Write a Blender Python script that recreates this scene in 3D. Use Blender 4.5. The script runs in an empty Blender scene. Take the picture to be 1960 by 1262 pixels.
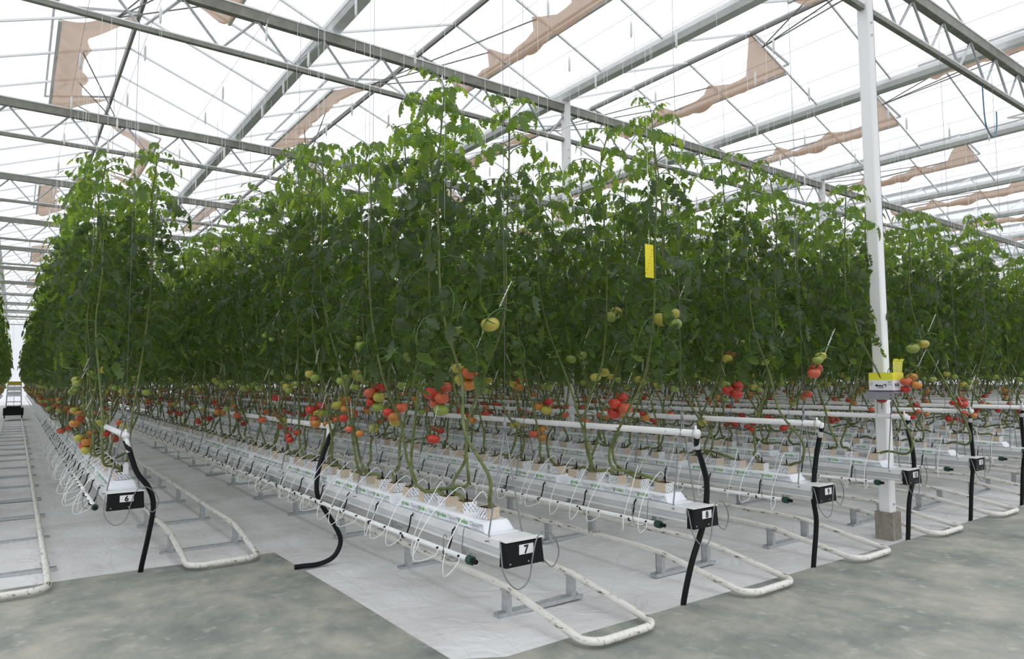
import bpy, math, random
from mathutils import Vector, Matrix, Euler
import numpy as np
random.seed(7)
PI = math.pi
sc = bpy.context.scene
C = sc.collection

# ------------------------------------------------------------------ camera, sky, exposure
FPX, YAW, PITCH, ROLL, EYE = 1300.8, 0.6299, 0.073, 0.0061, 1.647
cam_data = bpy.data.cameras.new('camera'); cam = bpy.data.objects.new('camera', cam_data); C.objects.link(cam)
cam_data.sensor_width = 36.0; cam_data.lens = FPX / 1960 * 36.0; cam_data.clip_end = 400; cam_data.clip_start = 0.05
_f = Vector((math.sin(YAW) * math.cos(PITCH), math.cos(YAW) * math.cos(PITCH), math.sin(PITCH)))
_r = Vector((math.cos(YAW), -math.sin(YAW), 0)); _u = _r.cross(_f)
r2 = _r * math.cos(ROLL) - _u * math.sin(ROLL); u2 = _r * math.sin(ROLL) + _u * math.cos(ROLL)
M = Matrix((r2, u2, -_f)).transposed().to_4x4(); M.translation = (0, 0, EYE)
cam.matrix_world = M
sc.camera = cam

world = bpy.data.worlds.new('overcast_sky'); sc.world = world; world.use_nodes = True
bg = world.node_tree.nodes['Background']; bg.inputs[1].default_value = 1.0
_wn = world.node_tree.nodes; _wl = world.node_tree.links                 # overcast sky: brighter overhead than at the horizon
_tc = _wn.new('ShaderNodeTexCoord'); _sx = _wn.new('ShaderNodeSeparateXYZ'); _wl.new(_tc.outputs['Generated'], _sx.inputs[0])
_rp = _wn.new('ShaderNodeValToRGB'); _mr = _wn.new('ShaderNodeMapRange'); _mr.inputs['From Min'].default_value = -1; _wl.new(_sx.outputs[2], _mr.inputs['Value']); _wl.new(_mr.outputs[0], _rp.inputs[0])
_e = _rp.color_ramp.elements; _e[0].position = .47; _e[0].color = (.30, .30, .30, 1); _e[1].position = 1.0; _e[1].color = (1.78, 1.82, 1.86, 1)
_e2 = _e.new(.5); _e2.color = (1.0, 1.03, 1.07, 1)
_wl.new(_rp.outputs[0], bg.inputs[0])
sc.cycles.max_bounces = 7; sc.cycles.diffuse_bounces = 4; sc.cycles.glossy_bounces = 2
sc.view_settings.view_transform = 'Standard'; sc.view_settings.look = 'None'
sc.view_settings.exposure = 0.0; sc.view_settings.gamma = 1.0; sc.view_settings.use_curve_mapping = False

# ------------------------------------------------------------------ materials
def newmat(name):
    m = bpy.data.materials.new(name); m.use_nodes = True
    return m, m.node_tree.nodes, m.node_tree.links, m.node_tree.nodes['Principled BSDF']
def plain(name, col, rough=0.5, metal=0.0, var=0.0, vscale=30.0, spec=0.5, bump=0.0):
    m, N, L, b = newmat(name)
    b.inputs['Roughness'].default_value = rough; b.inputs['Metallic'].default_value = metal
    b.inputs['Specular IOR Level'].default_value = spec
    b.inputs['Base Color'].default_value = (*col, 1)
    if var or bump:
        t = N.new('ShaderNodeTexCoord'); n = N.new('ShaderNodeTexNoise'); n.inputs['Scale'].default_value = vscale
        n.inputs['Detail'].default_value = 5
        L.new(t.outputs['Object'], n.inputs['Vector'])
        if var:
            r = N.new('ShaderNodeValToRGB')
            r.color_ramp.elements[0].position = 0.3; r.color_ramp.elements[1].position = 0.7
            r.color_ramp.elements[0].color = (*[c * (1 - var) for c in col], 1)
            r.color_ramp.elements[1].color = (*[min(1, c * (1 + var * .5)) for c in col], 1)
            L.new(n.outputs['Fac'], r.inputs['Fac']); L.new(r.outputs['Color'], b.inputs['Base Color'])
        if bump:
            bp = N.new('ShaderNodeBump'); bp.inputs['Strength'].default_value = bump; bp.inputs['Distance'].default_value = .01
            L.new(n.outputs['Fac'], bp.inputs['Height']); L.new(bp.outputs['Normal'], b.inputs['Normal'])
    return m
def leafmat(name, col, trans, mixf, rough=0.42):
    m, N, L, b = newmat(name)
    oi = N.new('ShaderNodeObjectInfo'); hs = N.new('ShaderNodeHueSaturation'); hs.inputs['Color'].default_value = (*col, 1)
    mr = N.new('ShaderNodeMapRange'); mr.inputs['To Min'].default_value = .65; mr.inputs['To Max'].default_value = 1.4
    L.new(oi.outputs['Random'], mr.inputs['Value']); L.new(mr.outputs['Result'], hs.inputs['Value'])
    L.new(hs.outputs['Color'], b.inputs['Base Color'])
    b.inputs['Roughness'].default_value = rough; b.inputs['Specular IOR Level'].default_value = .55
    t = N.new('ShaderNodeBsdfTranslucent'); t.inputs['Color'].default_value = (*trans, 1)
    mx = N.new('ShaderNodeMixShader'); mx.inputs[0].default_value = mixf
    L.new(b.outputs[0], mx.inputs[1]); L.new(t.outputs[0], mx.inputs[2])
    L.new(mx.outputs[0], N['Material Output'].inputs['Surface'])
    return m
def sheetmat(name, col, transp, transl):
    m, N, L, b = newmat(name)
    b.inputs['Base Color'].default_value = (*col, 1); b.inputs['Roughness'].default_value = .6
    tl = N.new('ShaderNodeBsdfTranslucent'); tl.inputs['Color'].default_value = (*col, 1)
    tp = N.new('ShaderNodeBsdfTransparent')
    m1 = N.new('ShaderNodeMixShader'); m1.inputs[0].default_value = transl
    L.new(b.outputs[0], m1.inputs[1]); L.new(tl.outputs[0], m1.inputs[2])
    m2 = N.new('ShaderNodeMixShader'); m2.inputs[0].default_value = transp
    L.new(m1.outputs[0], m2.inputs[1]); L.new(tp.outputs[0], m2.inputs[2])
    L.new(m2.outputs[0], N['Material Output'].inputs['Surface'])
    return m

MAT = {}
MAT['leaf'] = leafmat('leaf_green', (.017, .034, .014), (.23, .38, .03), .40, .38)
MAT['leafyoung'] = leafmat('leaf_young', (.055, .115, .022), (.42, .60, .07), .52, .4)
MAT['stem'] = plain('stem_green', (.125, .155, .04), .5, var=.4, vscale=25)
MAT['stembrown'] = plain('stem_brown', (.17, .10, .05), .7, var=.4, vscale=60)
MAT['vine'] = plain('vine_green', (.06, .13, .025), .5)
MAT['flower'] = plain('pale_blossom', (.35, .42, .10), .6)
MAT['red'] = plain('tomato_red', (.50, .040, .022), .25, var=.25, vscale=9)
MAT['redorange'] = plain('tomato_red_orange', (.58, .115, .05), .25, var=.3, vscale=9)
MAT['orange'] = plain('tomato_orange', (.50, .20, .035), .25, var=.35, vscale=9)
MAT['yellowgreen'] = plain('tomato_yellow_green', (.42, .38, .06), .25, var=.25, vscale=9)
MAT['green'] = plain('tomato_green', (.25, .32, .06), .25, var=.25, vscale=9)
MAT['white'] = plain('white_paint', (.80, .80, .80), .4, var=.06, vscale=8)
MAT['postwhite'] = plain('post_white', (.92, .92, .93), .35)
MAT['galv'] = plain('galvanised_steel', (.52, .54, .56), .42, .55, var=.18, vscale=25)
MAT['alum'] = plain('aluminium', (.80, .81, .82), .5, .0, var=.08, vscale=6)
MAT['truss'] = plain('truss_steel', (.27, .27, .235), .5, .1, var=.2, vscale=9)
MAT['barwhite'] = plain('white_bar', (.90, .90, .91), .4)
MAT['ridge'] = plain('ridge_grey', (.25, .24, .23), .5, .1)
MAT['wire'] = plain('steel_wire', (.22, .225, .235), .4, .3)
MAT['string'] = plain('white_twine', (.85, .85, .85), .7)
MAT['black'] = plain('black_plastic', (.008, .008, .009), .5, spec=.2)
MAT['hose'] = plain('black_rubber', (.006, .006, .007), .45, spec=.25)
MAT['capgreen'] = plain('dark_green_plastic', (.010, .060, .040), .35)
MAT['plate'] = plain('white_plate', (.82, .82, .84), .4)
MAT['ink'] = plain('black_ink', (.01, .01, .01), .6)
MAT['greyink'] = plain('grey_ink', (.36, .38, .40), .6)
MAT['greenink'] = plain('green_ink', (.12, .36, .07), .6)
MAT['tube'] = plain('white_tube', (.85, .86, .86), .4)
MAT['slab'] = plain('white_foil', (.80, .83, .88), .32, var=.08, vscale=9, bump=.5)
MAT['gutter'] = plain('white_gutter', (.74, .75, .76), .4, var=.08, vscale=5)
MAT['beige'] = plain('rockwool_wrap', (.60, .50, .38), .8, var=.15, vscale=60)
MAT['rockwool'] = plain('wet_rockwool', (.05, .032, .018), .9, var=.5, vscale=80)
MAT['card'] = plain('yellow_card', (.85, .72, .02), .5)
MAT['boxyellow'] = plain('box_yellow', (.78, .76, .05), .5)
MAT['boxwhite'] = plain('box_white', (.80, .80, .84), .5)
MAT['purple'] = plain('box_purple', (.16, .10, .22), .5)
MAT['bracket'] = plain('grey_bracket', (.34, .34, .38), .45, .3)
MAT['block'] = plain('concrete_footing', (.30, .27, .23), .85, var=.25, vscale=20, bump=.3)
MAT['blue'] = plain('blue_cable', (.06, .20, .30), .4)
MAT['yellow'] = plain('machine_yellow', (.60, .48, .05), .4)
MAT['rust'] = plain('rusty_steel', (.36, .12, .03), .8, var=.4)
MAT['glass'] = sheetmat('roof_glass', (.90, .93, .97), .86, .7)
MAT['wallglass'] = sheetmat('wall_glass', (.92, .94, .97), .55, .7)
MAT['net'] = sheetmat('brown_insect_net', (.58, .41, .30), .12, .5)

def striped_wrap():
    m, N, L, b = newmat('striped_wrap'); b.inputs['Roughness'].default_value = .5
    t = N.new('ShaderNodeTexCoord'); mp = N.new('ShaderNodeMapping'); mp.inputs['Rotation'].default_value = (0.6, .6, .3)
    w = N.new('ShaderNodeTexWave'); w.inputs['Scale'].default_value = 16; w.inputs['Distortion'].default_value = 5
    w.inputs['Detail'].default_value = 3; w.inputs['Detail Scale'].default_value = 3
    r = N.new('ShaderNodeValToRGB'); r.color_ramp.elements[0].color = (.22, .22, .25, 1); r.color_ramp.elements[1].color = (.80, .80, .83, 1)
    r.color_ramp.elements[0].position = .10; r.color_ramp.elements[1].position = .24
    L.new(t.outputs['Object'], mp.inputs['Vector']); L.new(mp.outputs['Vector'], w.inputs['Vector'])
    L.new(w.outputs['Fac'], r.inputs['Fac']); L.new(r.outputs['Color'], b.inputs['Base Color'])
    return m
MAT['stripe'] = striped_wrap()
def worn_pipe():
    m, N, L, b = newmat('worn_white_pipe'); b.inputs['Roughness'].default_value = .42
    t = N.new('ShaderNodeTexCoord'); mp = N.new('ShaderNodeMapping'); mp.inputs['Scale'].default_value = (9, 2.2, 9)
    n = N.new('ShaderNodeTexNoise'); n.inputs['Scale'].default_value = 3.5; n.inputs['Detail'].default_value = 7; n.inputs['Roughness'].default_value = .65
    r = N.new('ShaderNodeValToRGB')
    e = r.color_ramp.elements; e[0].position = .355; e[0].color = (.10, .085, .07, 1); e[1].position = .42; e[1].color = (.74, .71, .65, 1)
    x = e.new(.62); x.color = (.80, .79, .76, 1)
    L.new(t.outputs['Object'], mp.inputs['Vector']); L.new(mp.outputs['Vector'], n.inputs['Vector'])
    L.new(n.outputs['Fac'], r.inputs['Fac']); L.new(r.outputs['Color'], b.inputs['Base Color'])
    return m
MAT['railpipe'] = worn_pipe()
def fabric():
    m, N, L, b = newmat('white_ground_fabric'); b.inputs['Roughness'].default_value = .7
    t = N.new('ShaderNodeTexCoord')
    n = N.new('ShaderNodeTexNoise'); n.inputs['Scale'].default_value = 1.3; n.inputs['Detail'].default_value = 6
    L.new(t.outputs['Object'], n.inputs['Vector'])
    r = N.new('ShaderNodeValToRGB'); r.color_ramp.elements[0].color = (.60, .59, .59, 1); r.color_ramp.elements[1].color = (.76, .755, .77, 1)
    r.color_ramp.elements[0].position = .32; r.color_ramp.elements[1].position = .6
    L.new(n.outputs['Fac'], r.inputs['Fac'])
    # faint marker threads woven in every 30 cm
    n2 = N.new('ShaderNodeTexNoise'); n2.inputs['Scale'].default_value = 1.6; L.new(t.outputs['Object'], n2.inputs['Vector'])
    ad = N.new('ShaderNodeVectorMath'); ad.operation = 'SCALE'; ad.inputs['Scale'].default_value = .22
    L.new(n2.outputs['Color'], ad.inputs[0])
    sm = N.new('ShaderNodeVectorMath'); L.new(t.outputs['Object'], sm.inputs[0]); L.new(ad.outputs[0], sm.inputs[1])
    sp = N.new('ShaderNodeSeparateXYZ'); L.new(sm.outputs[0], sp.inputs[0])
    def line(sock, sp_, wd):
        a = N.new('ShaderNodeMath'); a.operation = 'PINGPONG'; a.inputs[1].default_value = sp_; L.new(sock, a.inputs[0])
        c = N.new('ShaderNodeMath'); c.operation = 'LESS_THAN'; c.inputs[1].default_value = wd; L.new(a.outputs[0], c.inputs[0]); return c
    lx = line(sp.outputs[0], .15, .0030); ly = line(sp.outputs[1], .6, .0022)
    mxm = N.new('ShaderNodeMath'); mxm.operation = 'MAXIMUM'; L.new(lx.outputs[0], mxm.inputs[0]); L.new(ly.outputs[0], mxm.inputs[1])
    sc2 = N.new('ShaderNodeMath'); sc2.operation = 'MULTIPLY'; sc2.inputs[1].default_value = .20; L.new(mxm.outputs[0], sc2.inputs[0])
    mx = N.new('ShaderNodeMix'); mx.data_type = 'RGBA'; L.new(sc2.outputs[0], mx.inputs[0]); L.new(r.outputs['Color'], mx.inputs[6]); mx.inputs[7].default_value = (.2, .2, .22, 1)
    L.new(mx.outputs[2], b.inputs['Base Color'])
    n3 = N.new('ShaderNodeTexNoise'); n3.inputs['Scale'].default_value = 3.2; n3.inputs['Detail'].default_value = 5; n3.inputs['Distortion'].default_value = 2.2
    L.new(t.outputs['Object'], n3.inputs['Vector'])
    bp = N.new('ShaderNodeBump'); bp.inputs['Strength'].default_value = .45; bp.inputs['Distance'].default_value = .06
    L.new(n3.outputs['Fac'], bp.inputs['Height']); L.new(bp.outputs['Normal'], b.inputs['Normal'])
    return m
MAT['fabric'] = fabric()
def concrete():
    m, N, L, b = newmat('worn_concrete'); b.inputs['Roughness'].default_value = .62
    t = N.new('ShaderNodeTexCoord')
    n = N.new('ShaderNodeTexNoise'); n.inputs['Scale'].default_value = 1.5; n.inputs['Detail'].default_value = 10; n.inputs['Roughness'].default_value = .70; n.inputs['Distortion'].default_value = .3
    L.new(t.outputs['Object'], n.inputs['Vector'])
    r = N.new('ShaderNodeValToRGB'); e = r.color_ramp.elements
    e[0].position = .34; e[0].color = (.215, .23, .215, 1); e[1].position = .66; e[1].color = (.46, .44, .385, 1)
    x = e.new(.5); x.color = (.32, .33, .295, 1)
    L.new(n.outputs['Fac'], r.inputs['Fac'])
    mp = N.new('ShaderNodeMapping'); mp.inputs['Scale'].default_value = (3.2, 1.2, 1); mp.inputs['Rotation'].default_value = (0, 0, .5)
    n2 = N.new('ShaderNodeTexNoise'); n2.inputs['Scale'].default_value = 1.3; n2.inputs['Detail'].default_value = 6
    L.new(t.outputs['Object'], mp.inputs['Vector']); L.new(mp.outputs['Vector'], n2.inputs['Vector'])
    r2_ = N.new('ShaderNodeValToRGB'); r2_.color_ramp.elements[0].position = .36; r2_.color_ramp.elements[1].position = .62
    r2_.color_ramp.elements[0].color = (.82, .83, .85, 1); r2_.color_ramp.elements[1].color = (1.04, 1.03, 1.0, 1)
    L.new(n2.outputs['Fac'], r2_.inputs['Fac'])
    mu = N.new('ShaderNodeMix'); mu.data_type = 'RGBA'; mu.blend_type = 'MULTIPLY'; mu.inputs[0].default_value = 1
    L.new(r.outputs['Color'], mu.inputs[6]); L.new(r2_.outputs['Color'], mu.inputs[7])
    n4 = N.new('ShaderNodeTexNoise'); n4.inputs['Scale'].default_value = 8; n4.inputs['Detail'].default_value = 8
    L.new(t.outputs['Object'], n4.inputs['Vector'])
    r4 = N.new('ShaderNodeValToRGB'); r4.color_ramp.elements[0].position = .58; r4.color_ramp.elements[1].position = .72
    r4.color_ramp.elements[0].color = (0, 0, 0, 1); r4.color_ramp.elements[1].color = (.6, .6, .6, 1)
    L.new(n4.outputs['Fac'], r4.inputs['Fac'])
    mw = N.new('ShaderNodeMix'); mw.data_type = 'RGBA'; L.new(r4.outputs['Color'], mw.inputs[0]); L.new(mu.outputs[2], mw.inputs[6]); mw.inputs[7].default_value = (.5, .49, .45, 1)
    L.new(mw.outputs[2], b.inputs['Base Color'])
    bp = N.new('ShaderNodeBump'); bp.inputs['Strength'].default_value = .15; bp.inputs['Distance'].default_value = .01
    L.new(n4.outputs['Fac'], bp.inputs['Height']); L.new(bp.outputs['Normal'], b.inputs['Normal'])
    return m
MAT['concrete'] = concrete()

# ------------------------------------------------------------------ mesh helpers
class MB:
    def __init__(s): s.v = []; s.f = []; s.m = []; s.slots = []
    def slot(s, mat):
        if mat not in s.slots: s.slots.append(mat)
        return s.slots.index(mat)
    def add(s, vs, fs, mat):
        o = len(s.v); k = s.slot(mat); s.v.extend([tuple(v) for v in vs])
        for f in fs: s.f.append(tuple(i + o for i in f)); s.m.append(k)
    def box(s, a, b, mat):
        (x0, y0, z0), (x1, y1, z1) = a, b
        s.add([(x0,y0,z0),(x1,y0,z0),(x1,y1,z0),(x0,y1,z0),(x0,y0,z1),(x1,y0,z1),(x1,y1,z1),(x0,y1,z1)],
              [(0,3,2,1),(4,5,6,7),(0,1,5,4),(1,2,6,5),(2,3,7,6),(3,0,4,7)], mat)
    def tube(s, pts, r, mat, n=8, cap=True):
        pts = [Vector(p) for p in pts]; rs = r if isinstance(r, (list, tuple)) else [r] * len(pts)
        t0 = (pts[1] - pts[0]).normalized(); up = Vector((0, 0, 1)) if abs(t0.z) < .9 else Vector((0, 1, 0))
        a = t0.cross(up).normalized(); vs = []; fs = []
        for i, p in enumerate(pts):
            t = (pts[min(i + 1, len(pts) - 1)] - pts[max(i - 1, 0)])
            if t.length < 1e-9: t = t0
            t.normalize(); a = (a - t * a.dot(t)).normalized(); b = t.cross(a)
            for k in range(n):
                an = 2 * PI * k / n; vs.append(p + (a * math.cos(an) + b * math.sin(an)) * rs[i])
        for i in range(len(pts) - 1):
            for k in range(n):
                k2 = (k + 1) % n; fs.append((i*n+k, i*n+k2, (i+1)*n+k2, (i+1)*n+k))
        if cap: fs.append(tuple(range(n - 1, -1, -1))); fs.append(tuple(range((len(pts)-1)*n, len(pts)*n)))
        s.add(vs, fs, mat)
    def bar(s, p, q, w, h, mat):            # rectangular bar from p to q
        p = Vector(p); q = Vector(q); t = (q - p).normalized(); up = Vector((0, 0, 1)) if abs(t.z) < .95 else Vector((0, 1, 0))
        a = t.cross(up).normalized() * (w / 2); b = a.cross(t).normalized() * (h / 2)
        vs = [p-a-b, p+a-b, p+a+b, p-a+b, q-a-b, q+a-b, q+a+b, q-a+b]
        s.add(vs, [(0,3,2,1),(4,5,6,7),(0,1,5,4),(1,2,6,5),(2,3,7,6),(3,0,4,7)], mat)
    def extrude_y(s, prof, y0, y1, mat, cap=True, closed=True):
        n = len(prof); vs = [(x, y0, z) for x, z in prof] + [(x, y1, z) for x, z in prof]
        fs = [(i, (i+1) % n, n + (i+1) % n, n + i) for i in range(n if closed else n - 1)]
        if cap: fs += [tuple(range(n-1, -1, -1)), tuple(range(n, 2*n))]
        s.add(vs, fs, mat)
    def merge(s, other, mtx):
        o = len(s.v); s.v.extend([tuple(mtx @ Vector(v)) for v in other.v])
        ks = [s.slot(x) for x in other.slots]
        for f, k in zip(other.f, other.m): s.f.append(tuple(i + o for i in f)); s.m.append(ks[k])
    def mesh(s, name, smooth=False):
        me = bpy.data.meshes.new(name); me.from_pydata(s.v, [], s.f)
        for x in s.slots: me.materials.append(MAT[x])
        if len(s.slots) > 1: me.polygons.foreach_set('material_index', s.m)
        if smooth: me.polygons.foreach_set('use_smooth', [True] * len(s.f))
        me.update(); return me
    def build(s, name, parent=None, smooth=False): return obj(name, s.mesh(name, smooth), parent)
def obj(name, me, parent=None, loc=None, rot=None, scl=None):
    o = bpy.data.objects.new(name, me); C.objects.link(o)
    if parent: o.parent = parent
    if loc is not None: o.location = loc
    if rot is not None: o.rotation_euler = rot
    if scl is not None: o.scale = (scl, scl, scl) if not hasattr(scl, '__len__') else scl
    return o
def tag(o, label=None, cat=None, group=None, kind=None):
    if label: o['label'] = label
    if cat: o['category'] = cat
    if group: o['group'] = group
    if kind: o['kind'] = kind
    return o
def thing(name, label, cat, loc=(0, 0, 0), rz=0, group=None):
    o = bpy.data.objects.new(name, None); C.objects.link(o); o.location = loc; o.rotation_euler = (0, 0, rz); o.empty_display_size = .1
    return tag(o, label, cat, group)
def smooth_path(pts, n=6):                   # Catmull-Rom
    P = [Vector(p) for p in pts]; P = [P[0]*2 - P[1]] + P + [P[-1]*2 - P[-2]]; out = []
    for i in range(1, len(P) - 2):
        for k in range(n):
            t = k / n; a, b, c, d = P[i-1], P[i], P[i+1], P[i+2]
            out.append(.5 * ((2*b) + (c-a)*t + (2*a - 5*b + 4*c - d)*t*t + (3*b - a - 3*c + d)*t*t*t))
    out.append(P[-2]); return out
ORD = ['zeroth','first','second','third','fourth','fifth','sixth','seventh','eighth','ninth','tenth','eleventh','twelfth','thirteenth','fourteenth','fifteenth','sixteenth','seventeenth','eighteenth','nineteenth']
TENS = {20:'twent',30:'thirt',40:'fort',50:'fift'}
def ordw(n):
    if n < 20: return ORD[n]
    t = n // 10 * 10; s = TENS[t]
    return s + 'ieth' if n == t else s + 'y-' + ORD[n - t]
def rowname(r):
    w = {5: 'five', 6: 'six', 7: 'seven', 8: 'eight', 9: 'nine', 10: 'ten', 11: 'eleven'}
    if r <= 11: return 'row ' + w[r]
    return 'the %s row beyond row eleven' % ordw(r - 11)

# ------------------------------------------------------------------ layout constants
X0 = -0.03; S = 1.6
def rowx(r): return X0 + S * (r - 6) + .8      # gutter centre of row r
def lanex(k): return X0 + S * k                # lane k lies right of row 5+k
RFIRST, RLAST = 5, 27
def row_start(r): return 9.0 if r == 5 else (6.53 if r == 6 else 3.21)
YFAR = 62.0
def row_end(r): return YFAR if r <= 8 else (46.0 if r <= 12 else 36.0)
ZG = .735; ZS = .735; HS = .068; ZB = ZS + HS; HB = .066; ZP = ZB + HB     # gutter top, slab, block
ZT, ZBOT = 6.20, 5.66                                                      # truss chords
TRUSS_Y = [3.5 + 5 * k for k in range(12)]
VALX = [-4.7 + 4 * k for k in range(13)]                                   # valley gutters
RIDGE_Z, VAL_Z = 7.15, 6.40

# ------------------------------------------------------------------ ground
mb = MB(); nx, ny = 150, 190
xs = np.concatenate([np.linspace(-6, 8, 110), np.linspace(8.4, 48, 60)]); ys = np.concatenate([np.linspace(1.5, 9, 90), np.linspace(9.3, 68, 90)])
rng = np.random.RandomState(3)
ph = rng.rand(14, 4)
def wrink(x, y):
    z = 0
    for a, b, c, d in ph:
        kx, ky = (a - .5) * 9, (b - .5) * 7
        z += math.sin(kx * x + ky * y + 6.28 * c + 1.3 * math.sin(1.7 * x * d + y)) * .0032
    return z
vs = [(x, y, (-.040 + .8 * wrink(x, y)) if (y < 3.2 or (y < 6.6 and x < 1.95)) else -.016 + wrink(x, y)) for y in ys for x in xs]; W = len(xs)
fs = [(j*W+i, j*W+i+1, (j+1)*W+i+1, (j+1)*W+i) for j in range(len(ys)-1) for i in range(W-1)]
mb.add(vs, fs, 'fabric'); fl = mb.build('floor', smooth=True); tag(fl, 'white woven ground fabric under the crop rows', kind='structure')
mb = MB()
prof = [(-6, -6), (30, -6), (48, -6), (48, 3.24), (20, 3.25), (6.9, 3.32), (3.0, 3.40), (2.42, 3.40), (2.14, 3.56), (2.13, 4.0), (2.12, 5.0), (2.07, 6.74), (1.6, 6.78), (1.0, 6.86), (.2, 6.88), (-6, 6.95)]
n = len(prof); vs = [(x, y, 0) for x, y in prof] + [(x, y, -.06) for x, y in prof]
mb.add(vs, [tuple(range(n))] + [(i, n + i, n + (i+1) % n, (i+1) % n) for i in range(n)], 'concrete')
o = mb.build('floor_concrete'); tag(o, 'worn grey concrete path along the row ends', kind='structure')

# ------------------------------------------------------------------ walls
def wall(name, a, b, nrm_axis, label):
    root = thing(name, label, None); del root['label']; tag(root, label, kind='structure')
    a = Vector(a); b = Vector(b); L = (b - a).length; d = (b - a).normalized(); k = int(L / 2.5)
    pm = MB(); nn = Vector((d.y, -d.x, 0)) * .01
    w = L / k
    me = MB(); me.add([Vector((0,0,.1)) - nn, d*w + Vector((0,0,.1)) - nn, d*w + Vector((0,0,VAL_Z)) - nn, Vector((0,0,VAL_Z)) - nn,
                       Vector((0,0,.1)) + nn, d*w + Vector((0,0,.1)) + nn, d*w + Vector((0,0,VAL_Z)) + nn, Vector((0,0,VAL_Z)) + nn],
                      [(0,1,2,3),(7,6,5,4),(0,4,5,1),(1,5,6,2),(2,6,7,3),(3,7,4,0)], 'wallglass')
    pane = me.mesh('pane')
    mm = MB(); mm.bar((0,0,0), (0,0,VAL_Z+.1), .06, .06, 'barwhite'); mul = mm.mesh('mullion')
    for i in range(k):
        obj('pane', pane, root, a + d * w * i)
    for i in range(k + 1): obj('mullion', mul, root, a + d * w * i)
    return root
wall('wall_back', (-8, 66, 0), (46, 66, 0), 'y', 'white glazed end wall far behind the crop rows')
wall('wall_right', (46, 66, 0), (46, 2, 0), 'x', 'white glazed side wall beyond the last rows')
wall('wall_left', (-8, 2, 0), (-8, 66, 0), 'x', 'white glazed side wall beside the first rows')

# ------------------------------------------------------------------ roof
roof = thing('ceiling', None, None); tag(roof, 'glazed white greenhouse roof of repeated gables', kind='structure')
YR0, YR1, PY = -4.0, 66.0, 1.25
VENT_L = 3.75
def vents():
    for k in range(len(VALX) - 1):
        for q in range(7):
            for side, yc in ((-1, 3.1 + 10 * q), (1, 8.1 + 10 * q)):
                if yc < 62: yield k, side, yc - VENT_L / 2 , yc + VENT_L / 2
VENTS = list(vents())
def vented(k, side, y0, y1):
    return any(v[0] == k and v[1] == side and v[2] - .05 < y0 and y1 < v[3] + .05 for v in VENTS)
def in_view(x, y, z, margin=120):
    v = M.inverted() @ Vector((x, y, z))
    if v.z > -.3: return False
    px = 980 + v.x / -v.z * FPX; py = 631 - v.y / -v.z * FPX
    return -margin < px < 1960 + margin and -margin < py < 1262 + margin
SL = Vector((2.0, 0, RIDGE_Z - VAL_Z)).normalized()
full_len = math.hypot(2.0, RIDGE_Z - VAL_Z); vent_len = 1.05
def pane_mesh(side, l0, l1):
    m = MB(); e = .012; nrm = Vector((-SL.z, 0, SL.x))
    p = [SL*l0 + Vector((0, e, 0)), SL*l1 + Vector((0, e, 0)), SL*l1 + Vector((0, PY-e, 0)), SL*l0 + Vector((0, PY-e, 0))]
    vs = p + [q + nrm * .006 for q in p]
    if side > 0: vs = [Vector((-v.x, v.y, v.z)) for v in vs]
    m.add(vs, [(0,3,2,1),(4,5,6,7),(0,1,5,4),(1,2,6,5),(2,3,7,6),(3,0,4,7)], 'glass'); return m
PM = {(s, v): pane_mesh(s, .06, full_len - (vent_len + .02 if v else .02)) for s in (-1, 1) for v in (0, 1)}
PMe = {k: m.mesh('pane') for k, m in PM.items()}
bars = {}
for s in (-1, 1):
    m = MB(); a = Vector((0, 0, 0)); b = SL * full_len
    if s > 0: b = Vector((-b.x, 0, b.z))
    m.bar(a, b, .024, .032, 'barwhite'); bars[s] = m
bme = {s: m.mesh('glazing_bar') for s, m in bars.items()}
cand = []
for k in range(len(VALX) - 1):
    for s in (-1, 1):
        bx = VALX[k] if s < 0 else VALX[k + 1]
        for i in range(int((YR1 - YR0) / PY)):
            y = YR0 + .6 + PY * i - .0
            y = 3.1 - VENT_L/2 + PY * (i - 4)      # bars line up with the vents
            if y < YR0 or y > YR1 - PY: continue
            vt = vented(k, s, y, y + PY); cx = (VALX[k] + VALX[k+1]) / 2 + s
            vis = in_view(cx, y + .6, 6.75); d = math.hypot(cx, y)
            cand.append(((0 if vis else 1000) + d, k, s, y, vt, bx))
cand.sort(key=lambda c: c[0])
rest_p, rest_b = MB(), MB()
for i, (d, k, s, y, vt, bx) in enumerate(cand):
    if i < 280:
        obj('pane', PMe[(s, 1 if vt else 0)], roof, (bx, y, VAL_Z)); obj('glazing_bar', bme[s], roof, (bx, y, VAL_Z))
    else:
        T = Matrix.Translation((bx, y, VAL_Z)); rest_p.merge(PM[(s, 1 if vt else 0)], T); rest_b.merge(bars[s], T)
tag(rest_p.build('roof_glazing', roof), kind='stuff'); tag(rest_b.build('glazing_bars', roof), kind='stuff')
for k, vx in enumerate(VALX):
    m = MB(); m.extrude_y([(-.10, .10), (-.11, .02), (-.07, -.05), (.07, -.05), (.11, .02), (.10, .10)], YR0, YR1, 'alum'); o = m.build('valley_gutter', roof); o.location = (vx, 0, VAL_Z - .03)
    if k < len(VALX) - 1:
        m = MB(); m.extrude_y([(-.02, -.045), (.02, -.045), (.035, .02), (-.035, .02)], YR0, YR1, 'ridge'); o = m.build('ridge_bar', roof); o.location = (vx + 2, 0, RIDGE_Z)

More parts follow.
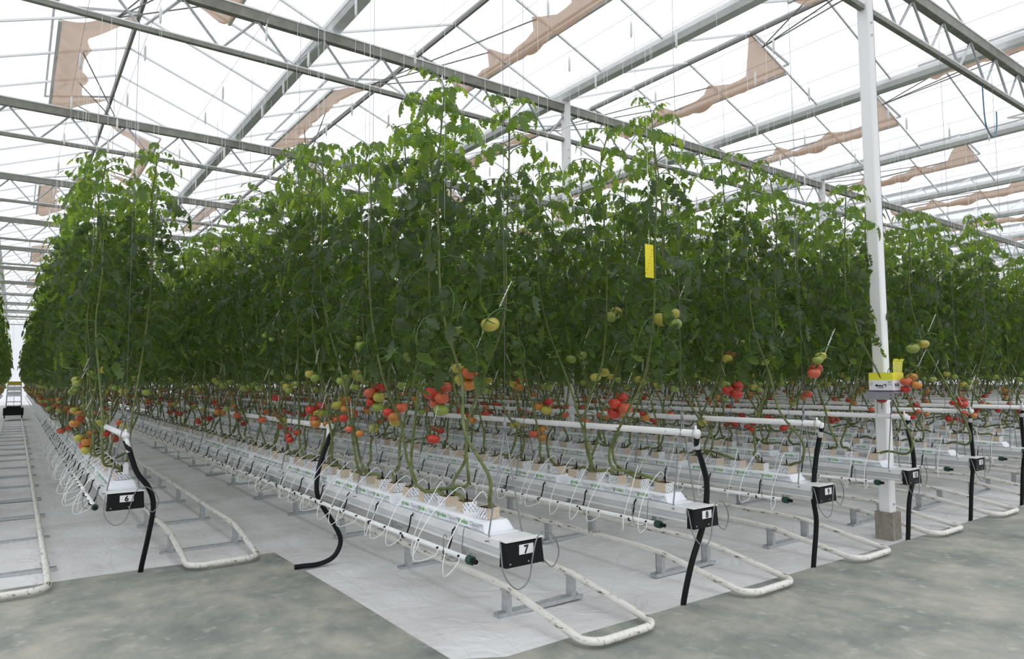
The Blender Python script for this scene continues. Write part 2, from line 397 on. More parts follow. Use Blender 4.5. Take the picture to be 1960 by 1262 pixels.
# vents with brown nets
def net_mesh(side, seed):
    rnd = random.Random(seed); m = MB(); nu, nv = 90, 10; vs = []
    ph = [rnd.random() * 6.28 for _ in range(6)]
    nearend = rnd.random()
    for i in range(nu + 1):
        u = i / nu; y = u * VENT_L; dn = y; df = VENT_L - y
        w = (.46 if side < 0 else .20) + .05 * math.sin(5 * u + ph[0]) + .85 * max(0, 1 - dn / .62) + (.55 if side < 0 else .35) * max(0, 1 - df / .4)
        g = 0
        for c in (1 / 3, 2 / 3):
            dd = abs(u - c) * VENT_L; g += (.10 if side < 0 else .26) * max(0, 1 - dd / .3)
        w = min(w + g, 1.04)
        for j in range(nv + 1):
            v = j / nv; l = full_len - vent_len + w * v
            end = max(0, 1 - min(dn, df) / .12)
            sag = ((.13 if side < 0 else .09) + .045 * math.sin(9 * u + ph[1]) - .25 * g) * math.sin(PI * min(1, v * 1.05) ** .7) * (1 - .6 * end)
            sag += .025 * math.sin(23 * u + 5 * v + ph[2]) * v + .018 * math.sin(47 * u - 9 * v + ph[3]) + .010 * math.sin(31 * u + 14 * v + ph[4])
            x = SL.x * l; z = SL.z * l - .02 - sag
            if side > 0: x = -x
            vs.append((x, y, z))
    W = nv + 1
    fs = [(i*W+j, i*W+j+1, (i+1)*W+j+1, (i+1)*W+j) for i in range(nu) for j in range(nv)]
    m.add(vs, fs, 'net'); return m.mesh('net', True)
nets = {s: [net_mesh(s, 11 + q + (s > 0) * 5) for q in range(3)] for s in (-1, 1)}
vent_parts = {}
for s in (-1, 1):
    hx = SL.x * full_len; hz = SL.z * full_len; ang = .13
    dv = Vector((-SL.x * math.cos(ang) - SL.z * math.sin(ang) * -1 * 0, 0, 0))
    dirv = Vector((-math.cos(math.atan2(SL.z, SL.x) - ang), 0, -math.sin(math.atan2(SL.z, SL.x) - ang)))
    hinge = Vector((hx, 0, hz + .03)); low = hinge + dirv * (vent_len + .04)
    def mir(p): return Vector((-p.x, p.y, p.z)) if s > 0 else p
    g = MB(); p = [low, hinge, hinge + Vector((0, VENT_L, 0)), low + Vector((0, VENT_L, 0))]
    g.add([mir(q) for q in p] + [mir(q + Vector((0, 0, .006))) for q in p], [(0,3,2,1),(4,5,6,7),(0,1,5,4),(1,2,6,5),(2,3,7,6),(3,0,4,7)], 'glass')
    fr = MB()
    for a, b in ((p[0], p[1]), (p[1], p[2]), (p[2], p[3]), (p[3], p[0])): fr.bar(mir(a), mir(b), .03, .03, 'ridge')
    e0 = Vector((SL.x * (full_len - vent_len), 0, SL.z * (full_len - vent_len) - .02)); e1 = e0 + Vector((0, VENT_L, 0))
    fr.bar(mir(e0), mir(e1), .045, .06, 'alum')
    rods = []
    anchor = Vector((hx + .30, VENT_L + 1.25, .60))
    for c in (1 / 3, 2 / 3, .98):
        r = MB(); l = full_len - vent_len + .38
        r.tube([mir(anchor), mir(Vector((SL.x*l, VENT_L*c, SL.z*l - .04)))], .011, 'ridge', 5); rods.append(r.mesh('push_rod'))
    vent_parts[s] = (g.mesh('vent_pane'), fr.mesh('vent_frame'), rods)
vi = 0
for (k, s, y0, y1) in VENTS:
    cx = (VALX[k] + VALX[k+1]) / 2 + s * .5
    if not (in_view(cx, y0, 6.8, 40) or in_view(cx, y1, 6.8, 40)) or math.hypot(cx, y0) > 48: continue
    bx = VALX[k] if s < 0 else VALX[k + 1]
    rowpos = 'bay %d' % 0
    t = thing('roof_vent', 'roof vent', 'roof vent', (bx, y0, VAL_Z), 0, 'roof vents with brown insect nets')
    t['_k'] = k; t['_s'] = s; t['_y'] = y0
    obj('vent_pane', vent_parts[s][0], t); obj('vent_frame', vent_parts[s][1], t); obj('insect_net', nets[s][(vi * 2 + k) % 3], t)
    for r in vent_parts[s][2]: obj('push_rod', r, t)
    vi += 1
    slope = 'left' if s < 0 else 'right'
    gable = k - 1                               # gable 0 is the one above the lane beside row 6
    depth = sum(1 for v in VENTS if v[0] == k and v[1] == s and v[2] < y0 and (in_view(cx, v[2], 6.8, 40) or in_view(cx, v[3], 6.8, 40))) + 1
    gn = {-1: 'the gable beyond row six', 0: 'the gable over row six', 1: 'the gable over row eight', 2: 'the gable over row eleven'}.get(gable, 'the %s gable past row eleven' % ordw(max(1, gable - 2)))
    t['label'] = '%s netted roof vent back on the %s slope of %s' % (ordw(depth), slope, gn)
    for q in ('_k', '_s', '_y'): del t[q]

# trusses
PIT = .85
for ti, ty in enumerate(TRUSS_Y):
    t = thing('roof_truss', '%s steel lattice roof truss counted from the aisle, spanning the rows' % ordw(ti + 1), 'truss', (0, ty, 0), 0, 'lattice roof trusses')
    xa, xb = (5.5, 46) if ti == 0 else (-7.5, 46)
    if ti == 0: xa = 3.0
    m = MB()
    m.add([], [], 'truss')
    pr = [(-.045, -.07), (.045, -.07), (.045, .07), (-.045, .07)]
    m.box((xa, -.045, ZT - .07), (xb, .045, ZT + .055), 'truss'); m.box((xa, -.055, ZT + .055), (xb, .055, ZT + .075), 'barwhite')
    m.build('top_chord', t)
    m = MB(); m.box((xa, -.03, ZBOT - .03), (xb, .03, ZBOT + .02), 'truss'); m.box((xa, -.032, ZBOT + .02), (xb, .032, ZBOT + .035), 'barwhite'); m.build('bottom_chord', t)
    d1 = MB(); d1.tube([(0, 0, ZBOT), (PIT / 2, 0, ZT - .05)], .017, 'galv', 6); d2 = MB(); d2.tube([(0, 0, ZT - .05), (PIT / 2, 0, ZBOT)], .017, 'galv', 6)
    m1 = d1.mesh('diagonal'); m2 = d2.mesh('diagonal'); x = xa; rest = MB()
    lim = 30 if ti < 3 else (18 if ti < 5 else -99)
    while x + PIT < xb:
        if -2.5 < x < lim: obj('diagonal', m1, t, (x, 0, 0)); obj('diagonal', m2, t, (x + PIT/2, 0, 0))
        else: rest.merge(d1, Matrix.Translation((x, 0, 0))); rest.merge(d2, Matrix.Translation((x + PIT/2, 0, 0)))
        x += PIT
    if rest.v: tag(rest.build('lattice', t), kind='stuff')
    st = MB(); st.box((-.05, -.03, ZT + .07), (.05, .03, VAL_Z - .07), 'postwhite'); stm = st.mesh('gutter_seat')
    for vx in VALX:
        if xa < vx < xb: obj('gutter_seat', stm, t, (vx, 0, 0))
# posts
pm = MB(); w = .062
pm.extrude_y([(-w, -w)], 0, 0, 'postwhite', cap=False) if False else None
b = .012
octo = [(-w+b, -w), (w-b, -w), (w, -w+b), (w, w-b), (w-b, w), (-w+b, w), (-w, w-b), (-w, -w+b)]
nn = len(octo); pm.add([(x, y, .24) for x, y in octo] + [(x, y, ZT + .2) for x, y in octo], [(i, (i+1) % nn, nn + (i+1) % nn, nn + i) for i in range(nn)] + [tuple(range(nn, 2*nn)), tuple(range(nn-1, -1, -1))], 'postwhite')
pme = pm.mesh('shaft')
fm = MB(); fm.box((-.09, -.09, -.1), (.09, .09, .26), 'block'); fme = fm.mesh('footing')
bm_ = MB(); bm_.tube([(0, 0, 0), (0, -.012, 0)], .012, 'galv', 8); bme_ = bm_.mesh('bolt')
for xi, px in enumerate((7.35, 15.35, 23.35)):
    for yi, ty in enumerate(TRUSS_Y[:8]):
        if xi and ty < 4: lab = 'white square roof post at the aisle, beyond row ten, %s along' % ordw(xi + 1)
        else: lab = None
        if not in_view(px, ty, 4.0): continue
        lab = ('tall white square post on a concrete footing behind the row ten gutter' if (xi == 0 and yi == 0) else
               'white square roof post in the %s post line, %s back from the aisle' % (ordw(xi + 1), ordw(yi + 1)))
        t = thing('roof_post', lab, 'post', (px, ty, 0), 0, 'white roof posts')
        obj('shaft', pme, t); obj('footing', fme, t)
        for z in (.34, ZBOT - .18, ZBOT - .32): obj('bolt', bme_, t, (0, -w, z))

# ------------------------------------------------------------------ pipe rails in the lanes
def rail(k):
    cx = lanex(k); ye = 6.50 if k <= 1 else 3.14; yf = 60 if k <= 2 else 34; g = .30; low = k == 0
    zr = .075 if low else .185
    near = 'beside the row 6 box, left of it' if k == 0 else None
    lab = {0: 'low white U-shaped pipe rail with cross ties in the empty lane left of row six',
           1: 'white U-shaped pipe rail in the lane between rows six and seven'}.get(k, 'white U-shaped pipe rail in the lane past %s' % rowname(5 + k))
    t = thing('pipe_rail', lab, 'pipe rail', (cx, ye, 0), 0, 'U-shaped pipe rails')
    R = .13; pts = []
    ln = yf - ye
    pts += [(-g, ln, zr), (-g, ln * .5, zr), (-g, 5, zr), (-g, 1.6, zr), (-g, 1.15, zr), (-g, .85, zr * .93), (-g, R, .05)]
    for a in range(1, 6):
        an = PI + a * PI / 2 / 6; pts.append((-g + R + R * math.cos(an), R + R * math.sin(an), .045))
    pts += [(-g + R, 0, .045), (g - R, 0, .045)]
    for a in range(1, 6):
        an = 1.5 * PI + a * PI / 2 / 6; pts.append((g - R + R * math.cos(an), R + R * math.sin(an), .045))
    pts += [(g, R, .05), (g, .85, zr * .93), (g, 1.15, zr), (g, 1.6, zr), (g, 5, zr), (g, ln * .5, zr), (g, ln, zr)]
    m = MB(); m.tube(pts, .0255, 'railpipe', 12); m.build('pipe', t, True)
    top = zr - .025
    sp = 1.5
    y = .88; i = 0
    base = MB(); base.box((-g - .09, -.035, -.018), (g + .09, .035, .0), 'galv'); base.box((-g - .09, -.035, 0), (g + .09, -.030, .012), 'galv'); base.box((-g - .09, .030, 0), (g + .09, .035, .012), 'galv'); bme2 = base.mesh('stand')
    po = MB()
    po.box((-.022, -.032, 0), (.022, -.027, top), 'galv'); po.box((-.022, -.027, 0), (-.017, .032, top), 'galv'); po.box((-.022, .027, 0), (.022, .032, top), 'galv'); po.box((-.035, -.036, top - .004), (.035, .036, top + .006), 'black' if False else 'galv')
    pom = po.mesh('stand_post'); lim = ln - 1; cnt = 0
    while y < min(lim, 26 if k < 2 else 16):
        st = obj('stand', bme2, t, (0, y, 0)); cnt += 1
        for sx in (-1, 1): obj('stand_post', pom, st, (sx * g, 0, 0))
        y += sp
for k in range(0, 16): rail(k)

# ------------------------------------------------------------------ gutters, slabs, blocks, pipes
def text_mesh(body, size, mat, bold=0.0, ext=.0004):
    cu = bpy.data.curves.new('t', 'FONT'); cu.body = body; cu.size = size; cu.align_x = 'LEFT'; cu.offset = bold; cu.extrude = ext; cu.resolution_u = 2
    o = bpy.data.objects.new('t', cu); C.objects.link(o); dg = bpy.context.evaluated_depsgraph_get(); dg.update()
    me = bpy.data.meshes.new_from_object(o.evaluated_get(dg)); m = MB()
    m.add([v.co.copy() for v in me.vertices], [tuple(p.vertices) for p in me.polygons], mat)
    bpy.data.objects.remove(o); return m
def face_minus_y(m, loc):       # text standing upright, readable from -Y
    r = MB(); r.merge(m, Matrix.Translation(loc) @ Matrix.Rotation(PI / 2, 4, 'X')); return r
def face_minus_x(m, loc):       # readable from -X (text runs towards -Y)
    r = MB(); r.merge(m, Matrix.Translation(loc) @ Matrix.Rotation(-PI / 2, 4, 'Z') @ Matrix.Rotation(PI / 2, 4, 'X')); return r

def gutter_prof():
    h = [(-.128, .0), (-.128, -.042), (-.090, -.047), (-.084, -.086), (-.118, -.090), (-.118, -.101), (-.060, -.120)]
    return h + [(-x, z) for x, z in reversed(h)]
def hosepts(r):
    return {6: ([(.768, 6.62, 1.15), (.80, 6.60, 1.06), (.862, 6.6, .875), (.957, 6.6, .735), (.995, 6.6, .577), (.97, 6.65, .318), (.94, 6.75, .05), (.94, 6.8, -.05)]),
            7: ([(2.36, 6.12, 1.20), (2.33, 6.06, 1.10), (2.232, 6., .892), (2.206, 6., .71), (2.237, 6., .569), (2.376, 6., .345), (2.437, 6., .197), (2.38, 6., .07), (2.25, 6., .022), (2.10, 6.02, .02), (2.03, 6.03, .02)]),
            8: ([(4.03, 3.25, 1.21), (4.07, 3.28, 1.14), (4.152, 3.3, 1.004), (4.194, 3.3, .846), (4.16, 3.31, .585), (4.05, 3.34, .301), (4.0, 3.38, .03), (4.0, 3.38, -.05)]),
            9: ([(5.66, 3.22, 1.21), (5.70, 3.26, 1.14), (5.69, 3.3, .928), (5.66, 3.32, .615), (5.71, 3.33, .388), (5.68, 3.35, .049), (5.68, 3.36, -.05)]),
            10: ([(7.27, 3.22, 1.21), (7.33, 3.26, 1.14), (7.47, 3.28, .902), (7.50, 3.29, .66), (7.39, 3.30, .384), (7.38, 3.32, .065), (7.38, 3.33, -.05)])}.get(r)
# shared meshes
slabm = MB(); L_ = 1.25; sec = []
cs = [(-.085, 0), (-.098, .012), (-.098, HS - .014), (-.084, HS), (.084, HS), (.098, HS - .014), (.098, .012), (.085, 0)]
for (y, sz, sx) in ((0, .12, 1.06), (.05, .16, 1.05), (.09, .93, 1.0), (.30, 1.0, 1), (.62, .985, 1.0), (.95, 1.0, 1), (1.15, .95, 1), (1.195, .16, 1.05), (1.24, .12, 1.06)): sec.append([(x * sx, y, z * sz + .001) for x, z in cs])
vs = [p for s_ in sec for p in s_]; n8 = 8
slabm.add(vs, [(i*n8+j, i*n8+(j+1) % n8, (i+1)*n8+(j+1) % n8, (i+1)*n8+j) for i in range(len(sec)-1) for j in range(n8)] + [tuple(range(8))[::-1], tuple(range(64, 72))], 'slab')
slab_me = slabm.mesh('grow_slab')
g1 = text_mesh('grodan', .040, 'greenink', .0006); g2 = text_mesh('ClassicMY', .037, 'greyink')
pr = MB()
for yy in (.36, .62, .88, 1.13):
    pr.merge(face_minus_x(g1, (-.0990, yy, .026)), Matrix()); pr.merge(face_minus_x(g2, (-.0990, yy - .132, .026)), Matrix()); pr.box((-.0994, yy - .24, .016), (-.0986, yy - .16, .0185), 'greyink')
print_me = pr.mesh('print')
def block_mesh(k):
    m = MB(); h = .05; H = HB
    v = [(-h,-h,0),(h,-h,0),(h,h,0),(-h,h,0),(-h,-h,H),(h,-h,H),(h,h,H),(-h,h,H)]
    m.add(v, [(0,1,5,4),(2,3,7,6)], 'stripe'); m.add(v, [(1,2,6,5),(3,0,4,7)], 'beige'); m.add(v, [(3,2,1,0)], 'beige')
    q = .044; zt = H - .010
    m.add([(-h,-h,H),(h,-h,H),(h,h,H),(-h,h,H),(-q,-q,H),(q,-q,H),(q,q,H),(-q,q,H),(-q,-q,zt),(q,-q,zt),(q,q,zt),(-q,q,zt)], [(0,1,5,4),(1,2,6,5),(2,3,7,6),(3,0,4,7)], 'beige')
    rnd = random.Random(k); top = [(-q,-q,zt),(q,-q,zt),(q,q,zt),(-q,q,zt),(rnd.uniform(-.02,.02),rnd.uniform(-.02,.02),zt+.016)]
    m.add(top, [(0,1,4),(1,2,4),(2,3,4),(3,0,4)], 'rockwool')
    m.add([(-q,-q,H),(q,-q,H),(q,q,H),(-q,q,H),(-q,-q,zt),(q,-q,zt),(q,q,zt),(-q,q,zt)], [(0,1,5,4),(1,2,6,5),(2,3,7,6),(3,0,4,7)], 'rockwool')
    # twig-like root crust
    m.tube([(-.035,-.01,H-.005),(-.005,.02,H+.008),(.03,-.005,H-.004)], .007, 'stembrown', 5)
    return m
blockm = [block_mesh(k) for k in range(2)]; block_me = [b_.mesh('rockwool_block') for b_ in blockm]
# drip tubes, local origin on the irrigation pipe, block lies at +X .19
def drip(k):
    rnd = random.Random(50 + k); m = MB(); o1 = rnd.uniform(.09, .20); dn = rnd.uniform(.06, .13); sy = rnd.uniform(-.12, .06)
    P = [(-.012, 0, .004), (-.05, sy*.2 - .03, -.03), (-o1, sy*.5 - .05, -dn*.6), (-o1*.95, sy*.8 - .04, .06), (-o1 * .4 + .02, sy - .02, .22), (.13, sy*.4, .335 + rnd.uniform(0, .04)), (.185, 0, .325), (.20, 0, .30)]
    m.tube(smooth_path(P, 4), .0028, 'tube', 5, cap=False)
    m.tube([(.20, 0, .265), (.20, 0, .30), (.194, 0, .325)], .006, 'black', 5)
    m.tube([(0.0, 0, .004), (-.024, 0, .006)], .007, 'black', 6)
    return m
dripm = [drip(k) for k in range(6)]; drip_me = [d.mesh('drip_tube', True) for d in dripm]
hk = MB(); hk.tube([(.052, 0, .115), (.060, 0, .135), (.045, 0, .12), (.035, 0, .06), (.02, 0, .02), (.0, 0, -.02), (-.02, 0, -.015), (-.024, 0, .005)], .006, 'black', 6); hook_me = hk.mesh('hook', True)
wire_hk = MB(); wire_hk.tube(smooth_path([(.07, 0, .15), (.035, 0, .16), (.02, 0, .06), (.015, 0, -.01), (-.03, .01, -.03), (-.07, .05, -.01), (-.075, .06, .10), (-.06, .065, .12), (-.05, .06, .10)], 3), .0032, 'wire', 5); whook_me = wire_hk.mesh('wire_hook', True)
cm = MB(); cm.tube([(0, .0, 0), (0, -.05, 0)], .024, 'capgreen', 12); cm.tube([(0, -.05, 0), (0, -.085, 0)], .014, 'black', 10)
for a in range(8): cm.bar((.024*math.cos(a*PI/4), -.004, .024*math.sin(a*PI/4)), (.024*math.cos(a*PI/4), -.046, .024*math.sin(a*PI/4)), .006, .006, 'capgreen')
cap_me = cm.mesh('end_cap')
# number box, local origin at the middle of the gutter end, facing -Y
bx_ = MB(); fr_ = [(-.130, .012), (.130, .012), (.138, -.125), (-.138, -.125)]
vsb = [(x * .97, -.045, z) for x, z in fr_] + [(x, -.030, z) for x, z in fr_] + [(x, .015, z) for x, z in fr_]
vsb[0] = (-.118, -.045, .0); vsb[1] = (.118, -.045, .0)
bx_.add(vsb, [(3,2,1,0)] + [(a+i, a+(i+1) % 4, a+4+(i+1) % 4, a+4+i) for a in (0, 4) for i in range(4)] + [(8,9,10,11)], 'black')
for sx in (-.108, .02): bx_.tube([(sx, -.044, -.105), (sx, -.049, -.105)], .005, 'galv', 8)
bx_.bar((-.135, -.02, .016), (.135, -.02, .016), .05, .006, 'white')
box_me = bx_.mesh('number_box')
pl = MB(); pl.box((-.045, -.0475, -.062), (.055, -.0445, -.008), 'plate'); plate_me = pl.mesh('number_plate')
lp = MB()
lp.tube(smooth_path([(-.14, -.01, .0), (-.15, -.03, -.05), (-.15, -.06, -.16), (-.08, -.085, -.24), (.0, -.085, -.20), (.03, -.08, -.09), (.07, -.075, .02), (.14, -.07, .045), (.21, -.07, -.01), (.24, -.06, -.10), (.20, -.05, -.17), (.145, -.03, -.12), (.13, -.01, -.10)], 4), .0042, 'wire', 6); loop_me = lp.mesh('wire_loop', True)
# V-shaped hanger: apex up, feet on the gutter lips
hg = MB()
for sx in (-1, 1):
    hg.tube([(sx*.155, -.02, -.015), (sx*.122, -.012, -.02), (sx*.117, 0, .02), (0, 0, .62)], .0055, 'wire', 6)
hg.tube([(0, 0, .60), (0, 0, .66)], .010, 'wire', 6); hg.tube([(0, 0, .64), (0, 0, ZBOT - ZG)], .0022, 'wire', 4)
hanger_me = hg.mesh('hanger', True)

NB_LIM = 290; SLAB_LIM = 170
slabs, blocks = [], []
for r in range(RFIRST, RLAST + 1):
    xr = rowx(r); y0 = row_start(r); y1 = row_end(r)
    if r == 5: y0 = 9.0
    g = thing('growing_gutter', 'white hanging growing gutter of ' + (rowname(r) + (' with a black number box on its end' if 6 <= r <= 11 else '')), 'gutter', (xr, y0, ZG), 0, 'hanging growing gutters')
    if r == 5: g['label'] = 'white hanging growing gutter left of the lane with the low rail'
    m = MB(); m.extrude_y(gutter_prof(), 0, y1 - y0, 'gutter'); m.build('trough', g)
    nh = 0; y = .12
    while y < (16 if r < 12 else 6): obj('hanger', hanger_me, g, (0, y, 0)); y += 1.9
    if r != 5 and r <= 14:
        b = obj('number_box', box_me, g, (0, -.03, -.012)); b['label'] = 'black number box'
        p = obj('number_plate', plate_me, b)
        if r <= 11:
            tx = text_mesh(str(r), .062, 'ink', .0025); wd = max(v[0] for v in tx.v)
            # digits print, joined to the plate as its own part
            tm = face_minus_y(tx, (.005 - wd / 2, -.0478, -.057)); obj('number', tm.mesh('number'), b)
        obj('wire_loop', loop_me, g, (0, -.02, -.01))
    # heating pipe
    yp = {6: 6.60, 7: 6.10}.get(r, y0 - .02)
    h = thing('heating_pipe', ('white heating pipe with black hose at the end of ' + rowname(r)) if 6 <= r <= 10 else 'white heating pipe running above the blocks of ' + (rowname(r) if r > 5 else 'the row left of the empty lane'), 'heating pipe', (xr, yp, 0), 0, 'raised white heating pipes')
    zp_ = {6: 1.19, 7: 1.22}.get(r, 1.25)
    m = MB(); m.tube([(0, 0, zp_), (0, 4, zp_ - .01), (0, 9, zp_), (0, y1 - yp, zp_)], .0255, 'white', 12); m.build('pipe', h, True)
    m = MB(); m.tube([(0, -.004, zp_), (0, .03, zp_)], .030, 'white', 12); m.tube([(0, .02, zp_), (0, .02, zp_ + .055)], .009, 'white', 8); m.build('pipe_end', h, True)
    m = MB()
    for yy in (.28, 2.2, 4.1, 6.0): m.tube([(0, yy, zp_ + .03), (0, yy, zp_ + .33)], .003, 'wire', 4); m.tube([(-.028, yy, zp_), (0, yy, zp_ + .03), (.028, yy, zp_), (0, yy, zp_ - .028), (-.028, yy, zp_)], .003, 'wire', 4)
    m.build('pipe_hanger', h)
    hp = hosepts(r)
    if hp is None and r >= 11: hp = [(xr + (7.27 - 7.17) * .6 + a, b_, c) for a, b_, c in ((0, 3.22, 1.21), (.05, 3.26, 1.14), (.12, 3.28, .9), (.16, 3.29, .66), (.10, 3.3, .38), (.09, 3.32, .06), (.09, 3.33, -.05))]
    if hp and r <= 14:
        m = MB(); m.tube(smooth_path([(a - xr, b_ - yp, c) for a, b_, c in hp], 5), .0215, 'hose', 12); m.build('hose', h, True)
        m = MB(); m.tube([(hp[0][0] - xr, hp[0][1] - yp, zp_), (hp[1][0] - xr, hp[1][1] - yp, hp[1][2] - .01)], .022, 'white', 12); m.build('elbow', h, True)
    # irrigation line on the left of the gutter
    il = thing('irrigation_line', 'white irrigation pipe with drip tubes along ' + (rowname(r) if r > 5 else 'the row left of the empty lane'), 'irrigation pipe', (xr - .195, y0 + .22, .60), 0, 'irrigation pipes')
    m = MB(); m.tube([(0, 0, 0), (0, 3, -.01), (0, y1 - y0 - .3, 0)], .0165, 'white', 10); m.build('pipe', il, True)
    if r > 5: obj('end_cap', cap_me, il)['label'] = 'dark green end cap'
    yy = .25
    while yy < (14 if r < 10 else 7): obj('hook', hook_me, il, (0, yy, 0)); yy += .55
    obj('wire_hook', whook_me, il, (0, .10, 0))
    nb = int((y1 - y0 - .3) / .25); restd = MB()
    for i in range(nb):
        yb = .30 + .25 * i
        lim = {6: 46, 7: 60, 8: 34, 9: 26, 10: 22}.get(r, 14 if r > 10 else 20)
        if i < lim: obj('drip_tube', drip_me[(i * 5 + r * 3 + (i // 4)) % 6], il, (0, yb - .22, 0))
        elif i < 90 and r < 10: restd.merge(dripm[(i * 5 + r) % 6], Matrix.Translation((0, yb - .22, 0)))
        blocks.append((math.hypot(xr, y0 + yb) + (0 if in_view(xr, y0 + yb, .85) else 500), r, i, xr, y0 + yb))
    if restd.v: tag(restd.build('drip_tubes', il), kind='stuff')
    ns = int((y1 - y0 - .1) / 1.25)
    for i in range(ns): slabs.append((math.hypot(xr, y0 + 1.25 * i) + (0 if in_view(xr, y0 + .1 + 1.25 * i + .6, .78, 60) else 500), r, i, xr, y0 + .13 + 1.25 * i))
slabs.sort(); blocks.sort(key=lambda b: b[0])
rs = MB()
for q, (d, r, i, x, y) in enumerate(slabs):
    if q < SLAB_LIM:
        o = obj('grow_slab', slab_me, None, (x, y, ZS))
        near = i < 19
        rn = rowname(r) if r > 5 else 'the row left of the empty lane'
        tag(o, '%s white foil-wrapped grow slab from the aisle end of %s' % (ordw(i + 1), rn), 'grow slab', 'foil-wrapped grow slabs')
        if d < 13: obj('print', print_me, o)
    else: rs.box((x - .098, y, ZS), (x + .098, y + 1.2, ZS + HS), 'slab')
tag(rs.build('grow_slab_rows'), 'white foil-wrapped grow slabs deep inside the crop rows', 'grow slabs', kind='stuff')
rbk = MB()
for q, (d, r, i, x, y) in enumerate(blocks):
    rot = random.choice((0, PI/2)) + random.uniform(-.12, .12)
    if q < NB_LIM:
        o = obj('rockwool_block', block_me[q % 2], None, (x + random.uniform(-.012, .012), y, ZB), (0, 0, rot))
        rn = rowname(r) if r > 5 else 'the row left of the empty lane'
        tag(o, '%s wrapped rockwool block from the aisle end of %s' % (ordw(i + 1), rn), 'rockwool block', 'rockwool blocks on the slabs')
    else:
        rbk.add([(x-.05,y-.05,ZB),(x+.05,y-.05,ZB),(x+.05,y+.05,ZB),(x-.05,y+.05,ZB),(x-.05,y-.05,ZP),(x+.05,y-.05,ZP),(x+.05,y+.05,ZP),(x-.05,y+.05,ZP)],
                [(0,1,5,4),(1,2,6,5),(2,3,7,6),(3,0,4,7)], 'beige' if (i * 7 + r) % 2 else 'boxwhite'); o_ = len(rbk.v) - 4
        rbk.f.append((o_, o_+1, o_+2, o_+3)); rbk.m.append(rbk.slot('rockwool'))
tag(rbk.build('rockwool_block_rows'), 'small rockwool blocks deep inside the crop rows', 'rockwool blocks', kind='stuff')

# ------------------------------------------------------------------ tomato plants
def leaflet(m, base, dirv, up, ln, wd, droop, mat, rnd):
    dirv = dirv.normalized(); side = dirv.cross(up).normalized(); up = side.cross(dirv).normalized()
    mids = []; p = base.copy(); d = dirv.copy(); nst = 4; fold = rnd.uniform(.2, .65)
    ts = [0, .25, .5, .75, 1]
    frames = []
    for i in range(5):
        frames.append((p.copy(), d.copy()))
        d = (Matrix.Rotation(-droop / 4, 3, side) @ d).normalized(); p = p + d * (ln / 4)
    def fr(t):
        i = min(3, int(t * 4)); f = t * 4 - i
        return frames[i][0].lerp(frames[i+1][0], f), frames[i][1].lerp(frames[i+1][1], f).normalized()
    vs = [f[0] for f in frames]; fs = []
    et = [.06, .16, .28, .40, .52, .66, .80, .90]; ew = [.18, .62, .50, .52 * 1.0, .43, .40, .20, .20]
    ew = [.12, .52, .32, .54, .29, .44, .16, .18]
    for s in (-1, 1):
        o = len(vs); curl = rnd.uniform(.0, .35)
        for t, w in zip(et, ew):
            q, dd = fr(t); u = side.cross(dd).normalized()
            ww = w * wd * rnd.uniform(.85, 1.12)
            vs.append(q + side * s * ww * math.cos(fold) - u * ww * (math.sin(fold) + curl * w) + dd * (.03 * ln))
        e = list(range(o, o + 8)); mid = [0, 0, 1, 1, 2, 2, 3, 3]
        F = [(0, e[0], e[1]), (0, e[1], 1), (1, e[1], e[2]), (1, e[2], e[3]), (1, e[3], 2), (2, e[3], e[4]), (2, e[4], e[5]), (2, e[5], 3), (3, e[5], e[6]), (3, e[6], e[7]), (3, e[7], 4)]
        fs += [f if s > 0 else f[::-1] for f in F]
    m.add(vs, fs, mat)
def leaf_mesh(k, young):
    rnd = random.Random(100 + k); m = MB(); mat = 'leafyoung' if young else 'leaf'
    L0 = .33 if young else .37; n = 12; pts = []; p = Vector((0, 0, 0)); pitch = .8 if young else .45; bend = rnd.uniform(1.6, 2.3) if not young else rnd.uniform(1.5, 2.4); tw = rnd.uniform(-.3, .3)
    ds = []
    for i in range(n + 1):
        pts.append(p.copy()); t = i / n; a = pitch - bend * t; d = Vector((math.cos(a) * math.cos(tw * t), math.cos(a) * math.sin(tw * t), math.sin(a))); ds.append(d); p = p + d * (L0 / n)
    m.tube(pts[::2], [.0042 * (1 - .7 * i / 6) for i in range(7)], 'vine', 4, cap=False)
    sizes = [(3, .38), (5, .85), (6, .3), (8, 1.0), (10, .85)]
    base_l = .118 if young else .120
    for i, s in sizes:
        for sd in (-1, 1):
            d = ds[i]; side = Vector((-d.y, d.x, 0)).normalized() * sd; up = Vector((0, 0, 1)); lup = (side * .0 + up - d * up.dot(d)).normalized()
            out = (side * .85 + d * .55 + lup * rnd.uniform(-.35, .15)).normalized(); ln = base_l * s * rnd.uniform(.85, 1.15)
            st = pts[i] + out * .012; m.add([pts[i], pts[i] + Vector((0, 0, .003)), st], [(0, 1, 2)], 'vine')
            leaflet(m, st, out, lup, ln, ln * .56, rnd.uniform(1.1, 2.4), mat, rnd)
    d = ds[n]; up = Vector((0, 0, 1)); lup = (up - d * up.dot(d)); lup = lup.normalized() if lup.length > .05 else Vector((1, 0, 0))
    leaflet(m, pts[n], d, lup, base_l * 1.25, base_l * .72, rnd.uniform(.6, 1.4), mat, rnd)
    return m
LEAFM = [leaf_mesh(k, False) for k in range(5)]; YOUNGM = [leaf_mesh(20 + k, True) for k in range(3)]
LEAF = [m.mesh('leaf', True) for m in LEAFM]; YOUNG = [m.mesh('young_leaf', True) for m in YOUNGM]
